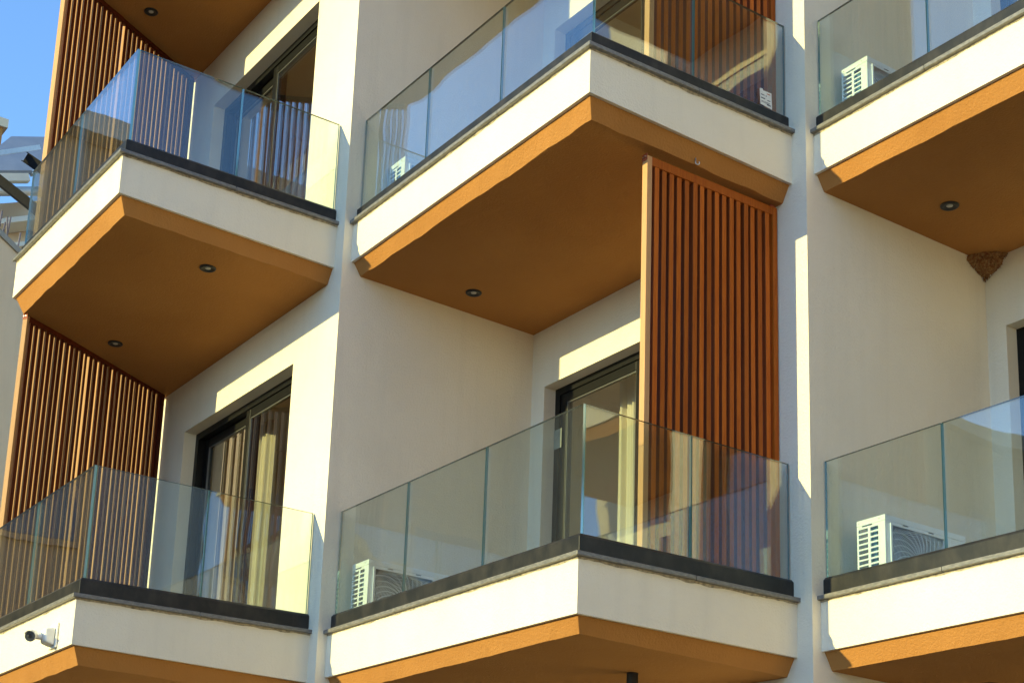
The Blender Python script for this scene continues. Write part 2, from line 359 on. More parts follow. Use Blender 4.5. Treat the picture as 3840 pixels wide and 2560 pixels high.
def balcony(col, lv):
    ch, rear = outline(col)
    W_ = lambda p: warp(col, lv, p)
    m = MB(); n = len(ch)
    seg = 10
    for i in range(n - 1):
        for s in range(seg):
            p, q = lerp(ch[i], ch[i + 1], s / seg), lerp(ch[i], ch[i + 1], (s + 1) / seg)
            m.face([W_((*p, -HF)), W_((*q, -HF)), W_((*q, 0)), W_((*p, 0))])
    m.face([W_((*p, 0.0)) for p in ch + rear])
    in1 = offset(ch, 0.022)
    for i in range(n - 1):
        m.face([W_((*ch[i], -HF)), W_((*in1[i], -HF)), W_((*in1[i + 1], -HF)), W_((*ch[i + 1], -HF))])
    bal = m.build('balcony', M['cream'], bld)
    # ochre sloped edge and soffit, trowelled a little unevenly
    s_ = MB(); in2 = offset(ch, IB); rng = random.Random(hash((col, lv)) % 1000)
    rim = []
    for i in range(n - 1):
        L = (Vector(ch[i + 1]) - Vector(ch[i])).length; k = max(3, int(L / 0.07)); prev = None
        for j in range(k + 1):
            t = j / k; a = lerp(in1[i], in1[i + 1], t); b = lerp(in2[i], in2[i + 1], t)
            jit = 0 if j in (0, k) else (noise.noise(Vector((a[0] * 5, a[1] * 5, lv * 3.1))) * 0.009 + rng.uniform(-.0025, .0025))
            bb = lerp(b, a, jit / 0.06)
            top = W_((*a, -HF + 0.004)); bot = W_((*bb, ZS)); bot = (bot[0], bot[1], bot[2] + jit * 0.25)
            if prev: s_.face([prev[1], bot, top, prev[0]])
            if not (rim and j == 0): rim.append(bot)
            prev = (top, bot)
    s_.face([*rim, *[W_((*p, ZS)) for p in rear]])
    s_.build('soffit', M['ochre'], bal, recalc=True)
    # stone coping laid in pieces with an uneven bed of mortar below
    oc = offset(ch, -0.030); ic = offset(ch, 0.16)
    vis = range(1, n - 1) if col == 'L' else range(n - 1)
    for i in vis:
        L = (Vector(ch[i + 1]) - Vector(ch[i])).length; k = max(1, round(L / 0.9))
        for j in range(k):
            t0, t1 = j / k, (j + 1) / k; gp = 0.0012 / L
            t0 += gp if j else 0; t1 -= gp if j < k - 1 else 0
            dzs = rng.uniform(-.0012, .0012)
            a, b = lerp(oc[i], oc[i + 1], t0), lerp(oc[i], oc[i + 1], t1); c_, d_ = lerp(ic[i], ic[i + 1], t1), lerp(ic[i], ic[i + 1], t0)
            c = MB(); c.hexa([W_((*q, 0.003 + dzs)) for q in (a, b, c_, d_)] + [W_((*q, 0.029 + dzs)) for q in (a, b, c_, d_)])
            c.build('coping_stone', M['coping'], bal, bevel=0.004)
        mo = MB(); k = int(L / 0.035); prev = None
        for j in range(k + 1):
            t = j / k; e = 0.002 + 0.006 * abs(noise.noise(Vector((t * L * 9, i * 7.3, lv + ord(col))))) + rng.uniform(0, .003)
            tdir = (Vector(ch[i + 1]) - Vector(ch[i])).normalized(); nn = Vector((tdir.y, -tdir.x))
            p = Vector(lerp(ch[i], ch[i + 1], t)); drop = 0.005 + 0.014 * abs(noise.noise(Vector((t * L * 6, i * 3.1, lv * 2 + ord(col) * .7)))) + rng.uniform(-.002, .002)
            lo = p + nn * 0.001; hi = p + nn * e * 1.2
            cur = (W_((lo.x, lo.y, -drop)), W_((hi.x, hi.y, 0.0035)))
            if prev: mo.face([prev[0], cur[0], cur[1], prev[1]])
            prev = cur
        mo.build('mortar_joint', M['mortar'], bal, recalc=False)
    return bal
for c in 'LCR':
    for lv in (-1, 0, 1): balcony(c, lv)
balcony('Q', 0); balcony('Q', -1)

# ------------------------------------------------------------------ doors, rooms
def door(col, lv, y0):
    x0, x1 = WIN[col]; zt = FL * lv + FL + OP_T; zb = FL * lv + 0.022; yr = y0 + 0.105
    f = MB(); fw = 0.055
    f.box(x0, x0 + fw, yr, yr + 0.12, zb, zt); f.box(x1 - fw, x1, yr, yr + 0.12, zb, zt)
    f.box(x0 + fw, x1 - fw, yr + 0.001, yr + 0.12, zt - fw, zt); f.box(x0 + fw, x1 - fw, yr + 0.001, yr + 0.12, zb, zb + 0.05)
    fr = f.build('sliding_door', M['frame'], bld)
    mid = (x0 + x1) / 2
    for q, (a, b, yy) in enumerate(((x0 + fw, mid + 0.035, yr + 0.062), (mid - 0.035, x1 - fw, yr + 0.012))):
        if col != 'L': yy = yr + 0.074 - (yy - yr)
        s = MB(); sw = 0.07; za, zc = zb + 0.05, zt - fw
        s.box(a, a + sw, yy, yy + 0.045, za, zc); s.box(b - sw, b, yy, yy + 0.045, za, zc)
        s.box(a + sw, b - sw, yy + 0.001, yy + 0.045, zc - sw, zc); s.box(a + sw, b - sw, yy + 0.001, yy + 0.045, za, za + sw)
        s.build('door_sash', M['frame'], fr, bevel=0.004)
        gk = MB(); i = sw; t = 0.007
        gk.box(a + i, a + i + t, yy + 0.006, yy + 0.02, za + i, zc - i); gk.box(b - i - t, b - i, yy + 0.006, yy + 0.02, za + i, zc - i)
        gk.box(a + i + t, b - i - t, yy + 0.007, yy + 0.02, zc - i - t, zc - i)
        gk.build('glazing_bead', M['gasket'], fr)
        p = MB(); p.box(a + sw + 0.002, b - sw - 0.002, yy + 0.012, yy + 0.022, za + sw, zc - sw)
        p.build('pane', M['pane'], fr)
    r = MB(); ya, yb = y0 + 0.272, y0 + 3.1; xa, xb = x0 - 0.22, x1 + 0.17; zc = zt + 0.12
    r.face([(xa, ya, zb), (xb, ya, zb), (xb, yb, zb), (xa, yb, zb)], 1)
    r.face([(xa, ya, zc), (xa, yb, zc), (xb, yb, zc), (xb, ya, zc)])
    r.face([(xa, yb, zb), (xb, yb, zb), (xb, yb, zc), (xa, yb, zc)])
    r.face([(xa, ya, zb), (xa, yb, zb), (xa, yb, zc), (xa, ya, zc)]); r.face([(xb, ya, zb), (xb, ya, zc), (xb, yb, zc), (xb, yb, zb)])
    r.box(xa + 0.9, xa + 1.0, yb - 1.2, yb - 0.002, zb + .002, zc - .002)
    r.build('room', [M['room'], M['floor']], bld, recalc=False)
for lv in (-1, 0):
    door('L', lv, 0.0); door('C', lv, B); door('R', lv, 2 * B)
door('Q', 0, 3 * B); door('Q', -1, 3 * B); door('Q', 1, 3 * B); door('Q', -2, 3 * B)
door('L', -2, 0.0); door('C', -2, B); door('R', -2, 2 * B); door('L', 1, 0.0); door('C', 1, B); door('R', 1, 2 * B)

# ------------------------------------------------------------------ glass balustrades
GT = {0: 0.815, -1: 0.867, 1: 0.83}
PLACE = {('L', 0): 'upper balcony at the building corner under the sky', ('L', -1): 'lower corner balcony, just above the security camera',
         ('C', 0): 'projecting balcony with the torn paper sticker', ('C', -1): 'balcony under the tall orange slat screen',
         ('R', 0): 'balcony above the bird nest', ('R', -1): 'balcony below the bird nest'}
def balustrade(col, lv):
    ch, _ = outline(col)
    ch = ch[1:] if col == 'L' else ch
    base = ch[1]
    root = thing('glass_balustrade', (base[0], base[1], FL * lv + 0.03), 'frameless glass balustrade on the ' + PLACE[(col, lv)], 'balustrade', 'glass balustrades along the balcony edges')
    ox, oy, oz = root.location
    Wl = lambda p: (lambda q: (q[0] - ox, q[1] - oy, q[2] - oz))(warp(col, lv, p))
    cc = clip_end(ch, 0.032 if col != 'L' else 0.008, 0.032)
    prof = [(0.020, 0.0285), (0.020, 0.128), (0.036, 0.145), (0.088, 0.145), (0.098, 0.130), (0.098, 0.0285)]
    loops = [offset(cc, d) for d, _z in prof]; m = MB(); n = len(cc); k = len(prof)
    for i in range(n - 1):
        for j in range(k):
            j2 = (j + 1) % k
            m.face([Wl((*loops[j][i], prof[j][1])), Wl((*loops[j][i + 1], prof[j][1])), Wl((*loops[j2][i + 1], prof[j2][1])), Wl((*loops[j2][i], prof[j2][1]))])
    for i in (0, n - 1): m.face([Wl((*loops[j][i], prof[j][1])) for j in range(k)])
    m.build('base_channel', M['channel'], root, bevel=0.003)
    zt = GT[lv]; d = 0.045; th = 0.016
    def panel(x0, x1, y0, y1):
        zz = warp(col, lv, ((x0 + x1) / 2, (y0 + y1) / 2, 0.05))[2] - FL * lv - 0.05 if False else 0
        p = MB(); cap = [1, 2, 0, 1, 0, 1] if (x1 - x0) > (y1 - y0) else [1, 2, 1, 0, 1, 0]
        p.box(x0 - ox, x1 - ox, y0 - oy, y1 - oy, FL * lv + 0.10 - oz, FL * lv + zt - oz, 0, cap)
        p.build('glass_panel', [M['rail'], M['edge'], M['edge_top']], root)
    xl, yl = ch[0]; xc, yc = ch[1]; xr, yr = ch[2]
    if col == 'L': xs = [xl - 0.012, -1.20, xc - d]
    else: xs = [xl + 0.036, xl + 0.03 + 0.861, xl + 0.03 + 1.731, xc - d]
    for a, b in zip(xs[:-1], xs[1:]):
        panel(a + (0.004 if a != xs[0] else 0), b - (0.004 if b != xs[-1] else 0.0), yc + d, yc + d + th)
    ys = [yc + d + th + 0.003, (yc + d + yr - 0.03) / 2 + 0.004, yr - 0.041]
    for a, b in zip(ys[:-1], ys[1:]):
        panel(xc - d - th, xc - d, a + (0.004 if a != ys[0] else 0), b - (0.004 if b != ys[-1] else 0))
    return root
for c in 'LCR':
    for lv in (-1, 0): balustrade(c, lv)

# ------------------------------------------------------------------ timber slat screens
def slat_screen(base, ang, length, lv, pitch, gap, first, label, zt=-0.432, step=None):
    """base: outer front corner; local x along the screen, local -y towards the room side is 0..-0.045"""
    root = thing('slat_screen', (base[0], base[1], FL * lv + 0.01), label, 'screen', 'wooden slat screens at the balcony ends', ang)
    Z0 = 0.02; Z1 = FL + zt - 0.012
    zt0 = zt
    D = 0.045
    def member(name, x0, x1, z0, z1, y0=-D, y1=0.0, mat='wood', jit=0.0):
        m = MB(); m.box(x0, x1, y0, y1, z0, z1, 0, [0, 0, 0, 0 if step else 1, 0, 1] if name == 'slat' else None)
        o = m.build(name, [M['wood_dark' if step and mat == 'wood' else mat], M['wood_lit' if step else 'wood_gap_shade']], root, bevel=0.0018)  # second slot
        return o
    halves = [(0.0, length)] if step is None else [(0.0, step), (step + 0.002, length)]
    for hi, (h0, h1) in enumerate(halves):
        zz = Z1 - 0.004 * hi
        pw = 0.026 if step else 0.038
        if hi == 0: member('post', h0, h0 + pw, Z0, zz, -D, 0.0, 'wood_sunlit_post')
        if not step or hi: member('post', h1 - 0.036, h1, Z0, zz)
        e0 = h0 + pw if hi == 0 else h0; e1_ = h1 - 0.036 if (not step or hi) else h1
        member('rail', e0, e1_, zz - 0.055 if not step else zz - 0.04, zz, -D + 0.002, -0.001)
        member('rail', e0, e1_, Z0, Z0 + 0.06, -D + 0.002, -0.001)
        bk = MB(); bk.box(h1 - 0.05, h1 - 0.01, -D + 0.006, -0.006, zz + 0.0005, zz + 0.014); pl = bk.build('bracket_plate', M['plate'], root)
        if hi == 0:
            bk = MB(); bk.box(h0 - 0.002, h0 - 0.0005, -D - 0.001, 0.001, zz - 0.03, zz + 0.014); pl = bk.build('bracket_plate', M['plate'], root)
            for yy in (-0.033, -0.012):
                bo = MB(); bo.tube([(h0 - 0.0015, yy, zz - 0.006), (h0 - 0.008, yy, zz - 0.006)], 0.0045, 8); bo.build('bolt', M['steel'], pl)
        x = first if hi == 0 else first + pitch * 12 - 0.001
        dd = 0.040 if not step else 0.0310
        while x + gap < h1 - (0.02 if (not step or hi) else 0.001):
            x0, x1 = x + gap, min(x + pitch, h1 - (0.037 if (not step or hi) else 0.0))
            if x1 - x0 > 0.012:
                jx = random.uniform(-0.0022, 0.0022); jy = random.uniform(-0.003, 0.003)
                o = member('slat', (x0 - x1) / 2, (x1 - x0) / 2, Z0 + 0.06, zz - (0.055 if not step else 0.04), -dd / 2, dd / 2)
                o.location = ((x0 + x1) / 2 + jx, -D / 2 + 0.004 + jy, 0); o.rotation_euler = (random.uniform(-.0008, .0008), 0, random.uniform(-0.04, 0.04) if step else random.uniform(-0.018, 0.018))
            x += pitch
    return root
# centre screens run along the depth of the balcony, outer face towards +x
for lv, lab in ((-1, 'tall orange slat screen beside the curtained door, seen almost whole'),
                (0, 'slat screen behind the glass panel with the torn paper sticker')):
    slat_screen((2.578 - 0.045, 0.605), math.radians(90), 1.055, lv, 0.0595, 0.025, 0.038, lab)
ang = math.atan2(1.503, -0.833)
nx, ny = math.sin(ang), -math.cos(ang)         # towards the room
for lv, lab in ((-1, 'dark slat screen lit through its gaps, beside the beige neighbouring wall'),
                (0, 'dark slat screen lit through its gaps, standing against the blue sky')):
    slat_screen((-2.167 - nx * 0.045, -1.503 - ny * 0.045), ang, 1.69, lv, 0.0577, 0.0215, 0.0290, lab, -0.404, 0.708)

# ------------------------------------------------------------------ recessed lights
def downlight(x, y, z, label):
    root = thing('ceiling_light', (x, y, z), label, 'light', 'recessed lights in the soffits')
    m = MB(); n = 24; prof = [(0.058, 0.003), (0.058, -0.006), (0.053, -0.011), (0.046, -0.012), (0.021, -0.003), (0.021, 0.003)]
    for (r0, z0), (r1, z1) in zip(prof[:-1], prof[1:]):
        for j in range(n):
            a, b = 2 * math.pi * j / n, 2 * math.pi * (j + 1) / n
            m.face([(r0 * math.cos(a), r0 * math.sin(a), z0), (r0 * math.cos(b), r0 * math.sin(b), z0), (r1 * math.cos(b), r1 * math.sin(b), z1), (r1 * math.cos(a), r1 * math.sin(a), z1)])
    m.build('trim_ring', M['black'], root, smooth=False)
    l = MB(); l.tube([(0, 0, 0.002), (0, 0, -0.004), (0, 0, -0.007)], [0.0205, 0.0205, 0.014], 20)
    l.build('lens', M['lens'], root)
def soff(col, lv, x, y): return warp(col, lv, (x, y, ZS))[2]
downlight(-0.531, -0.773, soff('L', 0, -.531, -.773), 'recessed light in the left soffit, nearer the white wall edge')
downlight(-2.234, -0.774, soff('L', 0, -2.234, -.774), 'recessed light in the left soffit, above the dark slat screen')
downlight(-2.295, -0.738, soff('L', 1, -2.295, -.738), 'recessed light in the topmost soffit beside the sky')
downlight(0.314, 0.906, soff('C', 0, .314, .906), 'recessed light in the big central soffit left of the orange slat screen')
downlight(3.193, 2.54, soff('R', 0, 3.193, 2.54), 'recessed light in the soffit that holds the bird nest')
downlight(3.216, 2.70, soff('R', -1, 3.216, 2.70), 'recessed light cut off by the bottom edge under the lowest white fascia')

# ------------------------------------------------------------------ air conditioners
def air_conditioner(x, y, z, label, sticker):
    root = thing('air_conditioner', (x, y, z), label, 'air conditioner', 'outdoor units on the balcony floors')
    w, l, zb, h = 0.215, 0.70, 0.05, 0.50                 # depth, length, underside, top
    c = MB(); t = 0.006
    c.box(0, w, 0, l, h - 0.035, h)                       # lid
    c.box(0, w, 0.003, l - 0.002, zb, zb + 0.02)
    c.box(0, t, 0.17, l - 0.003, zb + 0.02, h - 0.035)    # rear
    c.box(0.001, w - 0.003, l - t - 0.002, l - 0.003, zb + 0.02, h - 0.035)
    fy0, fy1, fz0, fz1 = 0.045, 0.505, zb + 0.02, h - 0.055      # opening of the fan
    xf0, xf1 = w - t - 0.003, w - 0.003
    c.box(xf0, xf1, 0.003, fy0, zb + 0.02, h - 0.035); c.box(xf0, xf1, fy1, l - 0.003, zb + 0.02, h - 0.035)
    c.box(xf0, xf1, fy0, fy1, fz1, h - 0.035)
    c.build('casing', M['ac_white'], root, bevel=0.006)
    s = MB()                                              # louvred end panel facing the street
    x0, x1 = 0.012, w - 0.055; z0, z1 = zb + 0.02, h - 0.05
    s.box(0.0, x0, 0.002, 0.012, z0, h - 0.035); s.box(x1, w - 0.004, 0.002, 0.012, z0, h - 0.035)
    xm0, xm1 = 0.082, 0.100
    s.box(xm0, xm1, 0.003, 0.012, z0, z1)
    s.box(x0, x1, 0.0025, 0.012, z1, z1 + 0.006); s.box(x0, x1 * 0.25, 0.0025, 0.012, z1 + .006, h - 0.035); s.box(x1 * 0.72, x1, 0.0025, 0.012, z1 + .006, h - 0.035)
    rows = 12
    for k in range(rows + 1):
        zz = z0 + (z1 - z0) * k / rows
        s.box(x0, x1, 0.0032, 0.012, zz - 0.0052, zz + 0.0052)
    s.build('side_grille', M['ac_white'], root, bevel=0.0012)
    co = MB()
    co.box(0.10, w - 0.03, 0.03, 0.036, z0, z1)
    n = 10
    for k in range(n):                                    # curved end of the coil
        a0, a1 = math.pi / 2 * k / n, math.pi / 2 * (k + 1) / n; r = 0.06
        p0 = (0.10 - r * math.sin(a0), 0.03 + r - r * math.cos(a0)); p1 = (0.10 - r * math.sin(a1), 0.03 + r - r * math.cos(a1))
        co.face([(*p0, z0), (*p1, z0), (*p1, z1), (*p0, z1)])
    co.box(0.036, 0.04, 0.09, l - 0.05, z0, z1)
    co.build('coil', M['coil'], root)
    fg = MB(); cy, cz = (fy0 + fy1) / 2, (fz0 + fz1) / 2 - 0.01; R = 0.185
    def inside(p): return fy0 + .006 < p[1] < fy1 - .006 and fz0 + .004 < p[2] < fz1 - .004
    def strip(pts, r):
        run = []
        for p in pts + [None]:
            if p is not None and inside(p): run.append(p); continue
            if len(run) > 1: fg.tube(run, r, 4, caps=False)
            run = []
    X = w + 0.004
    for k in range(24):
        r = 0.028 + 0.0101 * k
        strip([(X + 0.004 - 0.006 * (r / .25), cy + r * math.cos(a * math.pi / 28), cz + r * math.sin(a * math.pi / 28)) for a in range(57)], 0.0017)
    for k in range(26):
        a0 = 2 * math.pi * k / 26
        pts = []
        for j in range(15):
            r = 0.03 + 0.255 * j / 14; a = a0 + 0.95 * (j / 14) ** 1.3
            pts.append((X + 0.0055 - 0.006 * (r / .25), cy + r * math.cos(a), cz + r * math.sin(a)))
        strip(pts, 0.0019)
    for y0_, y1_, za, zb_ in ((fy0 - .008, fy0 + .006, fz0, fz1 + .008), (fy1 - .006, fy1 + .008, fz0, fz1 + .008), (fy0 + .006, fy1 - .006, fz1 - .004, fz1 + .008)):
        fg.box(w - 0.002, w + 0.009, y0_, y1_, za, zb_)
    fg.build('fan_grille', M['ac_white'], root)
    fn = MB(); fn.tube([(w - 0.06, cy, cz), (w - 0.03, cy, cz)], [0.055, 0.05], 18)
    for k in range(3):
        a = 2 * math.pi * k / 3 + 0.4
        pts = []
        for da, rr, dx in ((-0.35, 0.05, -.02), (0.35, 0.05, .012), (0.62, 0.175, .014), (-0.28, 0.18, -.022)):
            pts.append((w - 0.045 + dx, cy + rr * math.cos(a + da), cz + rr * math.sin(a + da)))
        fn.hexa([*pts, *[(p[0] + .004, p[1], p[2]) for p in pts]])
    fn.build('fan', M['ac_dark'], root)
    sh = MB(); n = 28                                     # shroud ring round the fan
    for j in range(n):
        a, b = 2 * math.pi * j / n, 2 * math.pi * (j + 1) / n; r = 0.19
        sh.face([(w - 0.008, cy + r * math.cos(a), cz + r * math.sin(a)), (w - 0.008, cy + r * math.cos(b), cz + r * math.sin(b)), (w - 0.08, cy + r * .98 * math.cos(b), cz + r * .98 * math.sin(b)), (w - 0.08, cy + r * .98 * math.cos(a), cz + r * .98 * math.sin(a))])
    sh.box(w - 0.084, w - 0.081, fy0 - .02, fy1 + .02, fz0, fz1)
    sh.build('fan_shroud', M['ac_dark'], root, recalc=False)
    clp = MB()
    for yy in (fy0 + 0.12, fy1 - 0.12): clp.box(w - 0.003, w + 0.0095, yy - 0.018, yy + 0.018, fz1 + 0.0085, fz1 + 0.014)
    clp.build('clip', M['ac_dark'], root)
    sc = MB()
    for sx in (0.018, w - 0.045): sc.tube([(sx, 0.0005, h - 0.017), (sx, -0.0015, h - 0.017)], 0.004, 8)
    sc.build('screw', M['zinc'], root)
    ft = MB()
    for yy in (0.1, l - 0.14): ft.box(-0.01, w + 0.02, yy, yy + 0.04, 0.0, zb - .001)
    ft.build('foot', M['ac_dark'], root)
    if sticker:
        b = MB(); b.box(w - 0.0028, w - 0.0018, fy1 + 0.045, l - 0.02, h - 0.30, h - 0.125); b.build('energy_sticker', M['blue'], root)
    return root
air_conditioner(0.047, 0.205, -3.0, 'white outdoor unit behind glass left of the orange slat screen, fan mostly visible', False)
air_conditioner(0.030, 0.320, 0.0, 'white outdoor unit mostly hidden behind the steep upper central balcony edge', False)
air_conditioner(A + 0.112, 1.925, -3.0, 'white outdoor unit with a blue sticker, under the bird nest wall', True)
air_conditioner(A + 0.047, 1.945, 0.0, 'white outdoor unit half hidden by the channel above the nest soffit', True)

# ------------------------------------------------------------------ curtains
def curtain(x0, x1, y, z0, z1, label):
    m = MB(); n = 60; pts = []
    for i in range(n + 1):
        t = i / n; x = x0 + (x1 - x0) * t
        pts.append((x, y + 0.028 * math.sin(t * 21 + 0.7 * math.sin(t * 9)) + 0.01 * math.sin(t * 47)))
    for i in range(n):
        (xa, ya), (xb, yb) = pts[i], pts[i + 1]
        for k in range(8):
            za, zb = z0 + (z1 - z0) * k / 8, z0 + (z1 - z0) * (k + 1) / 8
            q = lambda x_, y_, z_: (x_ + 0.006 * math.sin(z_ * 2.1 + x_ * 9), y_, z_)
            m.face([q(xa, ya, za), q(xb, yb, za), q(xb, yb, zb), q(xa, ya, zb)])
    o = m.build('curtain', M['curtain'], smooth=True)
    s = o.modifiers.new('thick', 'SOLIDIFY'); s.thickness = 0.003
    return tag(o, label, 'curtain', 'curtains behind the doors')
curtain(-1.93, -1.66, 0.37, -2.97, -0.93, 'cream curtain gathered behind the left door with reflected slat stripes')
curtain(0.52, 0.78, B + 0.42, -2.97, -0.80, 'cream curtain hanging behind the door beside the orange slat screen')

# ------------------------------------------------------------------ small things
# bird nest in the corner under the right soffit
nz = soff('R', 0, A, 2 * B - 0.02)
m = MB(); n1, n2 = 40, 22; cx, cy = A, 2 * B
def nest_r(t, a):
    prof = 0.148 * (1 - t ** 2.2) ** 0.62 + 0.010
    return prof * (1 + 0.22 * noise.noise(Vector((a * 2.2, t * 2.6, 3.3))) + 0.10 * noise.noise(Vector((a * 6, t * 7, 8.1))))
ring = []
for j in range(n2 + 1):
    t = j / n2; row = []
    for i in range(n1 + 1):
        u = i / n1; a = -math.pi / 2 * u
        r = nest_r(t, a)
        dip = 0.035 * max(0, 1 - abs(u - 0.38) / 0.16) * max(0, 1 - t * 7)          # entrance notch in the rim
        p = Vector((cx + r * math.cos(a) * 1.08, cy + r * math.sin(a), nz + 0.012 - dip - 0.118 * t - 0.012 * noise.noise(Vector((a * 3, t * 3, 1)))))
        k = abs(noise.noise(p * 42)) * 0.012 + abs(noise.noise(p * 110)) * 0.008
        row.append((p.x + k * math.cos(a), p.y + k * math.sin(a), p.z + noise.noise(p * 60) * 0.010))
    ring.append(row)
for j in range(n2):
    for i in range(n1):
        m.face([ring[j][i], ring[j][i + 1], ring[j + 1][i + 1], ring[j + 1][i]])
rng = random.Random(3)
for k in range(900):                                       # mud pellets and straw ends
    t = rng.random() ** 0.75; a = -math.pi / 2 * rng.random(); r = nest_r(t, a) + 0.006
    p = Vector((cx + r * math.cos(a) * 1.08, cy + r * math.sin(a), nz + 0.006 - 0.118 * t)); straw = rng.random() < 0.22
    q = rng.uniform(.003, .0085)
    d = Vector((rng.uniform(-.6, 1), rng.uniform(-1, .6), rng.uniform(-1.6, .1))).normalized() * (q * 1.2 if not straw else rng.uniform(.012, .03))
    m.tube([p - d * .5, p + d * .6], [q * .8, q * .6] if not straw else [.0016, .0009], 5)
for k in range(26):                                        # crumbs hanging from the ragged tip
    a = -math.pi / 2 * rng.random(); r = rng.uniform(.005, .05)
    p = Vector((cx + r * math.cos(a), cy + r * math.sin(a), nz - rng.uniform(.10, .128))); m.tube([p, p + Vector((rng.uniform(-.004, .006), rng.uniform(-.006, .004), -rng.uniform(.008, .025)))], [.004, .0015], 5)
nest = m.build('bird_nest', M['mud'])
tag(nest, 'brown mud bird nest stuck in the corner under the ochre soffit', 'bird nest')

# security camera on the lower left fascia
root = thing('security_camera', (-0.425, YF - 0.002, -3.20), 'white bullet security camera bracketed to the lower left fascia', 'camera')
b = MB(); b.box(-0.062, 0.062, -0.014, 0.0, -0.08, 0.08); b.build('wall_plate', M['white'], root, bevel=0.006)
b = MB(); b.hexa([(-0.046, -0.075, -0.05), (0.046, -0.075, -0.05), (0.05, -0.0145, -0.068), (-0.05, -0.0145, -0.068), (-0.046, -0.082, 0.035), (0.046, -0.082, 0.035), (0.05, -0.0145, 0.05), (-0.05, -0.0145, 0.05)]); b.build('bracket', M['white'], root, bevel=0.012)
k = MB(); k.tube([(-0.01, -0.075, -0.012), (-0.028, -0.105, -0.014), (-0.04, -0.128, -0.014)], [0.020, 0.016, 0.018], 12); k.build('swivel_arm', M['white'], root, smooth=True)
hd = Vector((0.90, -0.42, -0.24)).normalized(); hp = Vector((-0.035, -0.135, -0.012))
bd = MB(); bd.tube([hp - hd * 0.04, hp - hd * 0.036, hp + hd * 0.07, hp + hd * 0.074], [0.022, 0.029, 0.034, 0.033], 22); bd.build('body', M['white'], root)
ln = MB(); ln.tube([hp + hd * 0.0745, hp + hd * 0.077], [0.031, 0.030], 22); ln.build('front_window', M['ac_dark'], root)
l2 = MB(); l2.tube([hp + hd * 0.0775, hp + hd * 0.080], [0.013, 0.010], 16); l2.build('lens', M['black'], root)
vs = MB()
up = Vector((0, 0, 1)); sx = hd.cross(up).normalized(); uy = sx.cross(hd)
for i in range(10):
    a0, a1 = math.radians(20 + 14 * i), math.radians(20 + 14 * (i + 1)); r = 0.0355
    P0 = [hp + (sx * math.cos(a) + uy * math.sin(a)) * r for a in (a0, a1)]
    vs.hexa([P0[0] - hd * .02, P0[1] - hd * .02, P0[1] + hd * .088, P0[0] + hd * .088] + [p + ((p - hp).normalized() * .0025) + hd * e for p, e in ((P0[0], -.02), (P0[1], -.02), (P0[1], .088), (P0[0], .088))])
vs.build('sun_visor', M['white'], root)

# torn paper sticker on the upper central balustrade
st = thing('paper_sticker', (2.655 + 0.0015, 1.50, 0.235), 'torn white paper sticker on the glass at the upper central balcony', 'sticker')
p = MB(); p.hexa([(0, -0.055, -0.055), (0, 0.045, -0.062), (0, 0.04, 0.05), (0, -0.06, 0.045), (0.0008, -0.055, -0.055), (0.0008, 0.045, -0.062), (0.0008, 0.04, 0.05), (0.0008, -0.06, 0.045)])
p.hexa([(0.0002, -0.06, 0.0455), (0.0002, -0.03, 0.0465), (0.0002, -0.035, 0.058), (0.0002, -0.058, 0.054), (0.0007, -0.06, 0.0455), (0.0007, -0.03, 0.0465), (0.0007, -0.035, 0.058), (0.0007, -0.058, 0.054)])
p.build('paper', M['paper'], st)
pr = MB()
for k, (y0, y1, zz, hh) in enumerate(((-.05, -.02, .012, .006), (-.01, .0, .012, .006), (-.05, -.015, -.012, .008), (.005, .03, -.014, .006), (-.048, .03, -.03, .003), (-.048, .02, -.037, .003), (0.0, .034, -.046, .008))):
    pr.box(0.0009, 0.0012, y0, y1, zz, zz + hh)
pr.build('printed_lines', M['ink'], st)
pr = MB(); pr.box(0.0009, 0.0012, 0.0, 0.03, 0.03, 0.037); pr.build('red_print', M['red_ink'], st)
# paper tag taped to the door jamb
tg = thing('door_tag', (0.21, B + 0.098, -1.285), 'pale paper tag taped across the jamb of the curtained door', 'tag')
p = MB(); p.box(-0.045, 0.045, -0.0008, 0.0, -0.075, 0.075); p.build('paper', M['tape'], tg)
p = MB(); p.bar((-0.02, -0.0012, 0.03), (0.03, -0.0012, 0.05), 0.003, 0.0006, (0, 1, 0)); p.bar((-0.03, -0.0012, -0.01), (0.025, -0.0012, 0.03), 0.003, 0.0006, (0, 1, 0)); p.build('handwriting', M['ink'], tg)
# hook under the sloped edge
hk = MB(); pts = [(0, 0, 0.03), (0, 0, 0)] + [(0.0, 0.012 - 0.012 * math.cos(a), -0.012 * math.sin(a)) for a in [math.pi * k / 8 for k in range(1, 11)]]
hk.tube(pts, 0.0035, 8); o = hk.build('ceiling_hook', M['steel'], smooth=True)
o.location = (A - E1 - 0.06, 0.926, -0.405 + 0.005); o.rotation_euler = (0, 0, math.radians(-25))
tag(o, 'small steel hook under the ochre slab edge above the orange slats', 'hook')
# black post below the lowest central balcony
po = MB(); zt = soff('C', -1, 2.034, 1.0); po.tube([(0, 0, GROUND - zt), (0, 0, -0.02), (0, 0, 0.004)], [0.034, 0.034, 0.034], 20)
pst = thing('support_post', (2.034, 1.0, zt), 'black round post rising to the lowest central soffit', 'post')
po.build('pole', M['black'], pst, smooth=False)
fl_ = MB(); fl_.tube([(0, 0, GROUND - zt + .001), (0, 0, GROUND - zt + 0.012)], 0.09, 20); fl_.build('base_plate', M['black'], pst)

